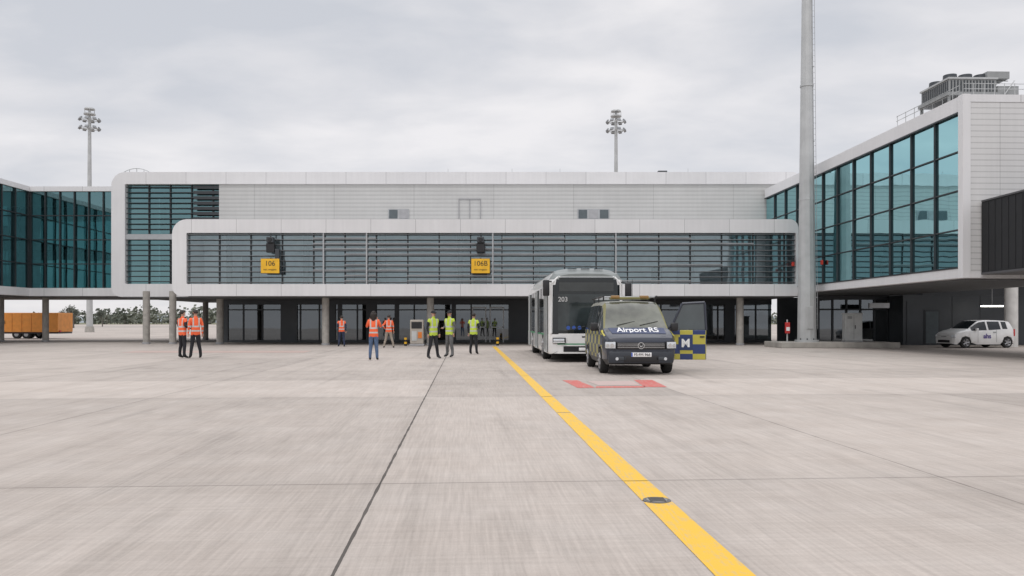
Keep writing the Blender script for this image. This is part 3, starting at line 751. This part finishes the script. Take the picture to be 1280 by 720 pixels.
for a in(-.75,.1): g.cyl((a,-.055,1.06),(a+.7,-.055,1.22),.012,.012,black,5)
g.done('front_end',B,smooth=40)
g=MB()
prof=[(.10,2.98),(.3,3.14),(.8,3.23),(1.6,3.25),(10.8,3.25),(11.4,3.05)]
vs=[];n=10
for y,z in prof:
    for k in range(n+1):
        t=math.pi*k/n; vs.append((-1.12*math.cos(t)*(1 if y>.4 else .93), y, 2.9+(z-2.9)*min(1,math.sin(t)**.45)))
fs=[(a*(n+1)+k,a*(n+1)+k+1,(a+1)*(n+1)+k+1,(a+1)*(n+1)+k) for a in range(len(prof)-1) for k in range(n)]
g.add(vs,fs,broof)
for k in range(3): g.box(-.6+k*.45,-.3+k*.45,.30,.34,3.16,3.19,charc)
g.done('roof_fairing',B,smooth=50)
g=MB()
for sg in(-1,1):
    for y in(1.68,3.4,4.9,6.5,8.1,9.7,11.0): g.box(sg*1.276,sg*1.285,y,y+.07,.95,2.62,black)
    for y in(2.75,8.57): 
        g.wheel(sg*1.12,y,.47,.3,rubber,rim,sg)
    g.box(sg*1.276,sg*1.284,.4,11.8,.90,.955,bgreen)
for y0,y1 in((.40,1.62),(5.05,6.35),(9.75,10.9)):
    g.box(-1.30,-1.276,y0,y1,.34,2.60,vglass); 
    for y in(y0,(y0+y1)/2-.03,y1-.06): g.box(-1.318,-1.301,y,y+.04,.34,2.60,bgrey)
    g.box(-1.318,-1.301,y0,y1,2.56,2.62,bgrey); g.box(-1.318,-1.301,y0,y1,.32,.38,bgrey)
for sg,zt_ in((-1,2.75),(1,2.65)):
    g.cyl((sg*1.15,.1,2.72),(sg*1.38,-.22,zt_),.025,.025,black,8)
    g.box(sg*1.38-.11,sg*1.38+.11,-.29,-.17,zt_-.52,zt_+.02,black,bev=.04)
g.done('sides_doors_wheels_mirrors',B,smooth=35)
fn=mat('fleet_number_grey',(.5,.5,.5),.5)
text('203',.22,(-.80,-.05,2.12),(math.pi/2,0,0),fn,B,'fleet_number',bold=.003)
text('LOOP',.17,(.62,-.055,1.22),(math.pi/2,0,0),whitep,B,'front_lettering',bold=.006)

def small_car(x,y,rz):
    E=empty('hatchback_car',(x,y,0),rz); sts=[]
    def S2(y,*a,**k): sts.append((y,ring_pts(*a,**k)))
    S2(0,.62,.24,.56,.55,.66); S2(.08,.74,.20,.68,.62,.76); S2(.22,.79,.19,.76,.66,.84); S2(.34,.80,.19,.80,.68,.88,arch=.30);S2(.44,.81,.19,.83,.68,.91,arch=.55);S2(.66,.815,.19,.87,.67,.95,arch=.62);S2(.90,.82,.19,.90,.64,1.02,arch=.55);S2(1.0,.82,.19,.91,.62,1.09,arch=.30)
    S2(1.35,.82,.19,.92,.57,1.34); S2(1.55,.82,.19,.93,.55,1.44); S2(1.9,.82,.19,.935,.55,1.485); S2(2.0,.82,.19,.94,.55,1.487); S2(2.72,.82,.19,.98,.55,1.475)
    S2(2.82,.82,.19,1.0,.55,1.465,arch=.30); S2(2.9,.82,.19,1.0,.55,1.46,arch=.55); S2(3.12,.815,.19,1.0,.55,1.45,arch=.62); S2(3.36,.80,.19,1.0,.53,1.41,arch=.55); S2(3.46,.79,.19,1.0,.5,1.30,arch=.30); S2(3.56,.76,.22,.92,.46,1.05); S2(3.60,.72,.26,.80,.46,.90)
    def cm(i,j,sg):
        if sg==0: return bwhite
        if j in(0,): return black
        if j==6 and 6<=i<=8: return vglass
        if j==6 and i in(16,17): return vglass
        if j==4 and i in(7,8,9,11,13,14): return vglass
        return bwhite
    g=MB(); loft(sts,cm,g); finish_loft(g,'car_body',E,30)
    g=MB()
    for sg in(-1,1):
        g.wheel(sg*.74,.67,.295,.18,rubber,rim,sg); g.wheel(sg*.74,3.1,.295,.18,rubber,rim,sg)
        g.box(sg*.83,sg*.97,1.18,1.3,.92,1.05,bwhite,bev=.03)
        M=Matrix.Translation((sg*.66,.05,.60))@Matrix.Rotation(sg*math.radians(30),4,'Z'); g.box(-.12,.12,-.05,.06,-.06,.09,lamp,M,bev=.03)
        g.box(sg*.74,sg*.79,3.5,3.59,.62,1.0,redp,bev=.02); g.box(sg*.823,sg*.826,1.36,1.37,.3,.92,charc); g.box(sg*.823,sg*.826,2.45,2.46,.3,.95,charc); g.box(sg*.823,sg*.84,2.25,2.42,.82,.85,charc)
    g.box(-.45,.45,-.02,.05,.28,.42,black,bev=.02); g.box(-.25,.25,-.03,-.021,.44,.54,whitep); g.box(-.6,.6,.5,3.4,.2,.45,black)
    g.box(-.2,.2,-.012,.02,.58,.61,chrome); g.cyl((0,2.9,1.46),(.0,3.0,1.65),.008,.005,black,5)
    g.done('wheels_and_trim',E,smooth=35)
    text('ahs',.34,(.836,1.9,.62),(math.pi/2,0,math.pi/2),mat('purple_logo',(.08,.05,.25),.5),E,'door_logo',bold=.008)
small_car(WX(1171,43.3),42.6,math.radians(-81))

E=empty('delivery_truck',(WX(-30,68),66,0)); g=MB(); org=mat('orange_truck_paint',(.72,.27,.04),.4)
x1=WX(72,66)-WX(-30,68); orgd=mat('orange_dark',(.52,.18,.03),.5)
g.box(0,x1,0,2.3,.55,2.15,org,bev=.04); g.box(0,x1,.1,2.2,.42,.54,black)
for k in range(8): g.box(.3+k*.8,.33+k*.8,-.02,-.001,.6,2.1,orgd)
for x in(1.2,4.6,5.4): 
    for yy in(.25,2.05): g.cyl((x,yy-.13,.36),(x,yy+.13,.36),.36,.36,rubber,20); g.cyl((x,yy-.14,.36),(x,yy-.131,.36),.18,.18,rim,14)
g.box(-1.9,-.1,.1,2.2,.5,2.1,org,bev=.15); g.box(x1+.001,x1+.06,.2,.45,.55,.68,redp)
g.done('truck_body',E); text('P Plus',.5,(3.2,-.03,1.4),(math.pi/2,0,0),black,E,'truck_lettering')

# ---------------------------------------------------------------- people
skin=mat('skin',(.50,.30,.22),.55,0,.08); hairm=mat('dark_hair',(.025,.018,.014),.6,0,.4,30); shoe=mat('shoe_black',(.02,.02,.02),.6)
def vest_mat(name,col):
    m=bpy.data.materials.new(name); nt,N,L=nodes(m); b=N['Principled BSDF']; b.inputs['Roughness'].default_value=.7
    M=lambda *a: math_node(N,L,*a)
    tc=N.new('ShaderNodeTexCoord'); s=N.new('ShaderNodeSeparateXYZ'); L.new(tc.outputs['Object'],s.inputs[0]); Z=s.outputs[2]; X=s.outputs[0]
    def band(c,w=.028): return M('LESS_THAN',M('ABSOLUTE',M('SUBTRACT',Z,c)),w)
    k=M('MAXIMUM',band(1.0),band(1.16)); 
    sh=M('MULTIPLY',M('GREATER_THAN',Z,1.16),M('LESS_THAN',M('ABSOLUTE',M('SUBTRACT',M('ABSOLUTE',X),.10)),.024)); k=M('MAXIMUM',k,sh)
    no=N.new('ShaderNodeTexNoise'); no.inputs['Scale'].default_value=7; no.inputs['Detail'].default_value=4; L.new(tc.outputs['Object'],no.inputs[0])
    mx=N.new('ShaderNodeMix'); mx.data_type='RGBA'; L.new(k,mx.inputs[0]); mx.inputs[6].default_value=(*col,1); mx.inputs[7].default_value=(.5,.51,.5,1)
    vmn=N.new('ShaderNodeVectorMath'); vmn.operation='SCALE'; L.new(mx.outputs[2],vmn.inputs[0]); L.new(M('ADD',M('MULTIPLY',no.outputs['Fac'],.6),.7),vmn.inputs['Scale'])
    L.new(vmn.outputs[0],b.inputs['Base Color'])
    bp=N.new('ShaderNodeBump'); bp.inputs['Strength'].default_value=.6; bp.inputs['Distance'].default_value=.03; L.new(no.outputs['Fac'],bp.inputs['Height']); L.new(bp.outputs[0],b.inputs['Normal'])
    MATS[name]=m; return m
vor=vest_mat('vest_orange',(.88,.14,.045)); vye=vest_mat('vest_yellow',(.52,.66,.07))
cl_black=mat('cloth_black',(.02,.02,.024),.9,0,.3,8,.4); cl_jean=mat('cloth_jeans',(.09,.14,.24),.9,0,.3,8,.4); cl_grey=mat('cloth_grey',(.13,.13,.13),.9,0,.3,8,.4); cl_beige=mat('cloth_beige',(.34,.29,.24),.9,0,.3,8,.4); cl_navy=mat('cloth_navy',(.03,.04,.08),.9,0,.3,8,.4)
cl_red=mat('cloth_red',(.3,.03,.03),.9)
def skin_obj(name,V,E,R,roots,parent,mats,pick,sub=2):
    me=bpy.data.meshes.new(name); me.from_pydata(V,E,[]); o=bpy.data.objects.new(name+'_t',me); C.objects.link(o)
    s=o.modifiers.new('s','SKIN'); s.use_smooth_shade=True
    for i,r in enumerate(R): me.skin_vertices[0].data[i].radius=(r if isinstance(r,tuple) else (r,r)); 
    for i in roots: me.skin_vertices[0].data[i].use_root=True
    b=o.modifiers.new('d','SUBSURF'); b.levels=sub; b.render_levels=sub
    dg=bpy.context.evaluated_depsgraph_get(); m2=bpy.data.meshes.new_from_object(o.evaluated_get(dg)); bpy.data.objects.remove(o)
    m2.materials.clear()
    for m in mats: m2.materials.append(m)
    for p in m2.polygons: p.material_index=pick(p.center); p.use_smooth=True
    o=bpy.data.objects.new(name,m2); C.objects.link(o); o.parent=parent; return o
ARMS={
 'hang':((.235,.03,1.16),(.245,-.05,.92),(-.02,-.04,-1)),
 'bent':((.24,.05,1.17),(.17,-.20,1.10),(-.4,-1,.1)),
 'fold':((.245,-.02,1.17),(.04,-.20,1.18),(-1,-.1,.1)),
 'hip':((.33,.08,1.20),(.19,-.05,1.02),(-.6,-.5,-.5)),
 'up':((.25,-.08,1.20),(.14,-.22,1.42),(-.4,-.3,1)),
 'back':((.24,.12,1.18),(.10,.16,.99),(-1,.1,-.2)),
}
def person(px,py,head_deg,hgt,vest,sleeve,pants,arms=('hang','hang'),stance=.10,step=0,hair='short',lean=0):
    Y=GY(py); e=empty('person',(WX(px,Y),Y,0),math.radians(head_deg),hgt/1.76)
    Vt=[];Ed=[];R=[];lab=[]
    def v(p,r): Vt.append(Vector(p)); R.append(r); return len(Vt)-1
    def ed(a,b,l): Ed.append((a,b)); lab.append(l)
    sway=lean
    pel=v((0,0,.95),(.15,.115)); sp=v((0+sway*.3,-.005,1.12),(.15,.11)); ch=v((sway*.6,0,1.31),(.175,.12)); nb=v((sway,.0,1.45),(.09,.08)); nk=v((sway,-.01,1.53),(.048,.05)); h1=v((sway,-.025,1.60),(.066,.076)); h2=v((sway,-.012,1.68),(.078,.095)); h3=v((sway,-.005,1.735),(.055,.07))
    ed(pel,sp,'torso');ed(sp,ch,'torso');ed(ch,nb,'torso');ed(nb,nk,'neck');ed(nk,h1,'head');ed(h1,h2,'head');ed(h2,h3,'head')
    hands=[]
    for sg,a in((1,arms[0]),(-1,arms[1])):
        k=step*sg
        hp=v((sg*.085,0,.86),(.092,.10)); kn=v((sg*(.09+stance*.2),-.02-k*.12,.49),(.066,.07)); cf=v((sg*(.10+stance*.35),.01-k*.2,.33),(.06,.064)); an=v((sg*(.10+stance*.5),.02-k*.28,.10),(.048,.052)); hl=v((sg*(.10+stance*.5),.045-k*.28,.045),(.04,.042)); to=v((sg*(.11+stance*.5),-.15-k*.28,.035),(.043,.032))
        ed(pel,hp,'hip');ed(hp,kn,'leg');ed(kn,cf,'leg');ed(cf,an,'leg');ed(an,hl,'foot');ed(an,to,'foot')
        el,wr,hd=[Vector(q) for q in ARMS[a]]
        for q in(el,wr,hd): q.x*=sg
        sh=v((sg*.175+sway*.8,0,1.415),(.068,.072)); up=v(Vector((sg*.205+sway*.5,.01,1.31)),(.062,.062)); E1=v(el,(.047,.047)); fm=v(el.lerp(wr,.4),(.044,.044)); W1=v(wr,(.030,.030)); hd.normalize(); P=v(wr+hd*.055,(.034,.024)); P2=v(wr+hd*.095,(.034,.018))
        ed(ch,sh,'shoulder');ed(sh,up,'arm');ed(up,E1,'arm');ed(E1,fm,'arm');ed(fm,W1,'arm');ed(W1,P,'hand');ed(P,P2,'hand')
        hands.append((sg,wr,hd))
    segs=[(Vt[a],Vt[b],l,(R[a][0]+R[b][0])/2) for (a,b),l in zip(Ed,lab)]
    mats=[vest,sleeve,pants,skin,shoe]
    def pick(c):
        best=None;bl=None
        for a,b,l,r in segs:
            ab=b-a; t=max(0,min(1,(c-a).dot(ab)/ab.length_squared)); dd=(c-(a+ab*t)).length/r
            if best is None or dd<best: best=dd;bl=l
        if bl in('torso','shoulder'): return 0 if c.z>.86 else 2
        if bl=='hip': return 0 if c.z>.86 else 2
        if bl=='arm': return 1
        if bl=='leg': return 2
        if bl=='foot': return 4 if c.z<.10 else 2
        if bl=='neck': return 0 if c.z<1.47 else 3
        return 3
    skin_obj('body',Vt,Ed,R,[0],e,mats,pick)
    fv=[];fe=[];fr_=[];roots=[]
    for sg,wr,hd in hands:
        side=hd.cross(Vector((0,1,.001))).normalized() if abs(hd.y)<.8 else hd.cross(Vector((0,0,1))).normalized()
        nrm=hd.cross(side).normalized()
        if nrm.dot(Vector((-sg,0,0)))<0: nrm=-nrm
        for k,(o_,ln) in enumerate(((-.030,.062),(-.010,.076),(.010,.072),(.029,.056))):
            b=wr+hd*.088+side*o_; i=len(fv); fv+= [b,b+hd*ln*.5+nrm*.006,b+hd*ln*.85+nrm*.022]; fe+=[(i,i+1),(i+1,i+2)]; fr_+=[.0095,.0085,.007]; roots.append(i)
        b=wr+hd*.035-side*.028; i=len(fv); fv+=[b,b+hd*.035-side*.026,b+hd*.065-side*.03+nrm*.01]; fe+=[(i,i+1),(i+1,i+2)]; fr_+=[.011,.010,.008]; roots.append(i)
    skin_obj('fingers',fv,fe,fr_,roots,e,[skin],lambda c:0,1)
    g=MB()
    hx=sway
    for sg in(-1,1):
        g.box(hx+sg*.031-.013,hx+sg*.031+.013,-.112,-.098,1.652,1.664,black,bev=.004)
        g.box(hx+sg*.031-.018,hx+sg*.031+.018,-.112,-.098,1.676,1.682,hairm)
        g.cyl((hx+sg*.074,.0,1.655),(hx+sg*.088,.006,1.655),.026,.022,skin,10)
    g.add([(hx-.014,-.095,1.618),(hx+.014,-.095,1.618),(hx,-.133,1.622),(hx,-.10,1.66)],[(0,1,2),(0,2,3),(1,3,2),(0,3,1)],skin)
    g.box(hx-.024,hx+.024,-.108,-.09,1.590,1.598,cl_red,bev=.003)
    g.done('face',e)
    bm=bmesh.new(); bmesh.ops.create_icosphere(bm,subdivisions=4,radius=1)
    rnd=random.Random(int(px))
    for vv in bm.verts:
        p=vv.co.copy(); q=Vector((p.x*.088,p.y*.108,p.z*.098))
        if hair=='long':
            if p.y>-.25 and p.z<.1: q.z=p.z*.30; q.x*=1.25+.3*max(0,-p.z); q.y=max(q.y,.0)*1.0+.03
            elif p.z<.1: q.y=-.02
            q+=Vector((rnd.uniform(-1,1),rnd.uniform(-1,1),rnd.uniform(-1,1)))*.008
        elif hair=='cap':
            if p.z<.0: q.z=-.005; q*=1
            if p.y<-.5 and p.z<.25: q.y-=.06; 
        else:
            if p.y<-.25: q.z=max(q.z,.045)
            elif p.z<0: q.z=max(q.z,-.05); 
            if p.z<0: q.y=max(q.y,-.01)
            q+=Vector((rnd.uniform(-1,1),rnd.uniform(-1,1),rnd.uniform(-1,1)))*.003
        vv.co=q+Vector((hx,-.003,1.678))
    me=bpy.data.meshes.new('hair'); bm.to_mesh(me); bm.free(); me.materials.append(cl_black if hair=='cap' else hairm)
    me.polygons.foreach_set('use_smooth',[True]*len(me.polygons)); o=bpy.data.objects.new('cap' if hair=='cap' else 'hair',me); C.objects.link(o); o.parent=e
    return e
person(228,448,150,1.80,vor,cl_black,cl_black,('fold','bent'),.12,.1,'short')
person(244.5,448,215,1.82,vor,vor,cl_black,('hang','hang'),.15,0,'short')
person(427,433.5,200,1.72,vor,cl_navy,cl_navy,('bent','hang'),.1,.2)
person(467,450.5,185,1.74,vor,vor,cl_jean,('up','up'),.05,.0,'long')
person(486,435,190,1.74,vor,vor,cl_beige,('hip','hang'),.3,.1)
person(541.5,448.5,40,1.78,vye,cl_black,cl_black,('hang','hang'),.2,.1,'cap')
person(562,446.5,-35,1.80,vye,cl_grey,cl_grey,('hang','bent'),.2,.3,'cap')
person(592,443,165,1.74,vye,cl_black,cl_black,('hang','bent'),.1,.1,'short')

# ---------------------------------------------------------------- distant vegetation
leafd=mat('foliage_far_dark',(.12,.135,.11),.95,0,.4,.3); leafl=mat('foliage_far_light',(.17,.18,.145),.95,0,.4,.3); bark=mat('bark',(.13,.115,.10),.9)  # leaf colours greyed, distance haze painted into them
g=MB(); rr=random.Random(3)
for t in range(700):
    x=rr.uniform(-560,560); y=rr.uniform(560,680); h=rr.uniform(5,11)*(1+.35*math.sin(x*.02)); w=h*rr.uniform(.7,1.2)
    m_=leafd if rr.random()<.6 else leafl
    g.cyl((x,y,0),(x,y,h*.4),.25,.15,bark,4,cap=False)
    for k in range(34):
        a=rr.uniform(0,6.28); zz=rr.random(); r=w*.55*math.sqrt(max(0,1-(zz*1.8-.8)**2/1.1))*rr.random()**.4
        c=Vector((x+math.cos(a)*r,y+math.sin(a)*r,h*.12+zz*h*.88)); s_=rr.uniform(.6,1.5)
        u_=Vector((rr.uniform(-1,1),rr.uniform(-1,1),rr.uniform(-1,1))).normalized()*s_; w_=u_.orthogonal().normalized()*s_
        g.add([c-u_,c+w_,c+u_*.9,c-w_*.8],[(0,1,2,3)],leafl if rr.random()<.3 else m_)
g.done('distant_treeline')
def bare_tree(x,y,h,seed):
    rr=random.Random(seed); e=empty('deciduous_tree',(x,y,0)); g=MB()
    tips=[]
    def br(p,d,l,r,n):
        q=p+d*l; g.cyl(p,q,r,r*.65,bark,6,cap=False)
        if n==0: tips.append(q); return
        for k in range(rr.choice([3,3,4])):
            nd=(d+Vector((rr.uniform(-.8,.8),rr.uniform(-.8,.8),rr.uniform(-.2,.5)))).normalized(); br(p+d*l*rr.uniform(.7,1),nd,l*rr.uniform(.6,.8),r*.6,n-1)
    br(Vector((0,0,0)),Vector((0,0,1)),h*.3,h*.03,4); g.done('trunk_and_limbs',e)
    g=MB()
    for q in tips:
        for k in range(5):
            c=q+Vector((rr.gauss(0,.35),rr.gauss(0,.35),rr.gauss(0,.3))); s_=.16
            u_=Vector((rr.uniform(-1,1),rr.uniform(-1,1),rr.uniform(-1,1))).normalized()*s_; w_=u_.orthogonal().normalized()*s_
            g.add([c-u_,c+w_,c+u_,c-w_],[(0,1,2,3)],leafl if rr.random()<.5 else leafd)
    g.done('leaves',e)
bare_tree(WX(92,190),190,6.5,4); bare_tree(WX(128,260),260,6,5); bare_tree(WX(78,300),300,7,8)
hm=mat('far_hills',(.27,.30,.32),1,0,.2,.004)
g=MB(); vs=[];n=80
for k in range(n+1):
    x=-2200+4400*k/n; z=16+9*math.sin(x*.0031)+6*math.sin(x*.011+1)+3*math.sin(x*.031); vs+=[(x,2300,0),(x,2500,z)]
g.add(vs,[(2*k,2*k+2,2*k+3,2*k+1) for k in range(n)],hm); g.done('hills',smooth=60)

# ---------------------------------------------------------------- world + sun + camera
w=bpy.data.worlds.new('World'); bpy.context.scene.world=w; w.use_nodes=True; nt=w.node_tree;N=nt.nodes;L=nt.links
M=lambda *a: math_node(N,L,*a)
bgA=N['Background']; out=N['World Output']
sky=N.new('ShaderNodeTexSky'); sky.sky_type='NISHITA'; sky.sun_disc=False; sky.sun_elevation=math.radians(50); sky.sun_rotation=math.radians(200)
L.new(sky.outputs[0],bgA.inputs[0]); bgA.inputs[1].default_value=.09
tc=N.new('ShaderNodeTexCoord'); s=N.new('ShaderNodeSeparateXYZ'); L.new(tc.outputs['Generated'],s.inputs[0])
zc=M('MAXIMUM',s.outputs[2],0); den=M('ADD',zc,.16)
cb=N.new('ShaderNodeCombineXYZ'); L.new(M('DIVIDE',s.outputs[0],den),cb.inputs[0]); L.new(M('MULTIPLY',M('DIVIDE',s.outputs[1],den),1.25),cb.inputs[1]); 
def wn_(sc,det,ro,off):
    mp=N.new('ShaderNodeMapping'); mp.inputs['Location'].default_value=off; L.new(cb.outputs[0],mp.inputs[0])
    n=N.new('ShaderNodeTexNoise'); n.inputs['Scale'].default_value=sc; n.inputs['Detail'].default_value=det; n.inputs['Roughness'].default_value=ro; n.inputs['Distortion'].default_value=.3; L.new(mp.outputs[0],n.inputs['Vector']); return n.outputs['Fac']
a=wn_(1.1,7,.5,(3,1,0)); b=wn_(3.2,6,.5,(7,2,0))
f=M('ADD',M('MULTIPLY',a,.68),M('MULTIPLY',b,.32))
cr=N.new('ShaderNodeValToRGB'); L.new(f,cr.inputs[0]); e=cr.color_ramp.elements
e[0].position=.38; e[0].color=(.64,.66,.71,1); e[1].position=.63; e[1].color=(.93,.91,.92,1)
m2=cr.color_ramp.elements.new(.5); m2.color=(.77,.77,.80,1)
hf=M('POWER',M('SUBTRACT',1,M('MINIMUM',M('MULTIPLY',zc,2.6),1)),1.6)
mx=N.new('ShaderNodeMix'); mx.data_type='RGBA'; L.new(M('MULTIPLY',hf,.6),mx.inputs[0]); L.new(cr.outputs[0],mx.inputs[6]); mx.inputs[7].default_value=(.84,.82,.84,1)
zen=M('ADD',1,M('MULTIPLY',M('MAXIMUM',M('SUBTRACT',zc,.40),0),2.3))
bgB=N.new('ShaderNodeBackground'); L.new(mx.outputs[2],bgB.inputs[0]); L.new(zen,bgB.inputs[1])
ms=N.new('ShaderNodeMixShader'); ms.inputs[0].default_value=.92; L.new(bgA.outputs[0],ms.inputs[1]); L.new(bgB.outputs[0],ms.inputs[2]); L.new(ms.outputs[0],out.inputs[0])
sl=bpy.data.lights.new('sun','SUN'); sl.energy=.7; sl.angle=math.radians(25); sl.color=(1,.97,.93); so=bpy.data.objects.new('sun',sl); C.objects.link(so)
el=math.radians(50); az=math.radians(200)
dirs=Vector((math.sin(az)*math.cos(el),math.cos(az)*math.cos(el),math.sin(el))); so.rotation_euler=dirs.to_track_quat('Z','Y').to_euler()
cam=bpy.data.cameras.new('camera'); cam.lens=28.125; cam.sensor_width=36; cam.shift_y=43/1280; cam.clip_end=6000; cam.clip_start=.1
co=bpy.data.objects.new('camera',cam); C.objects.link(co); co.location=(0,0,CH); co.rotation_euler=(math.pi/2,0,0); bpy.context.scene.camera=co
sc=bpy.context.scene; sc.view_settings.view_transform='Standard'; sc.view_settings.look='None'; sc.view_settings.exposure=0
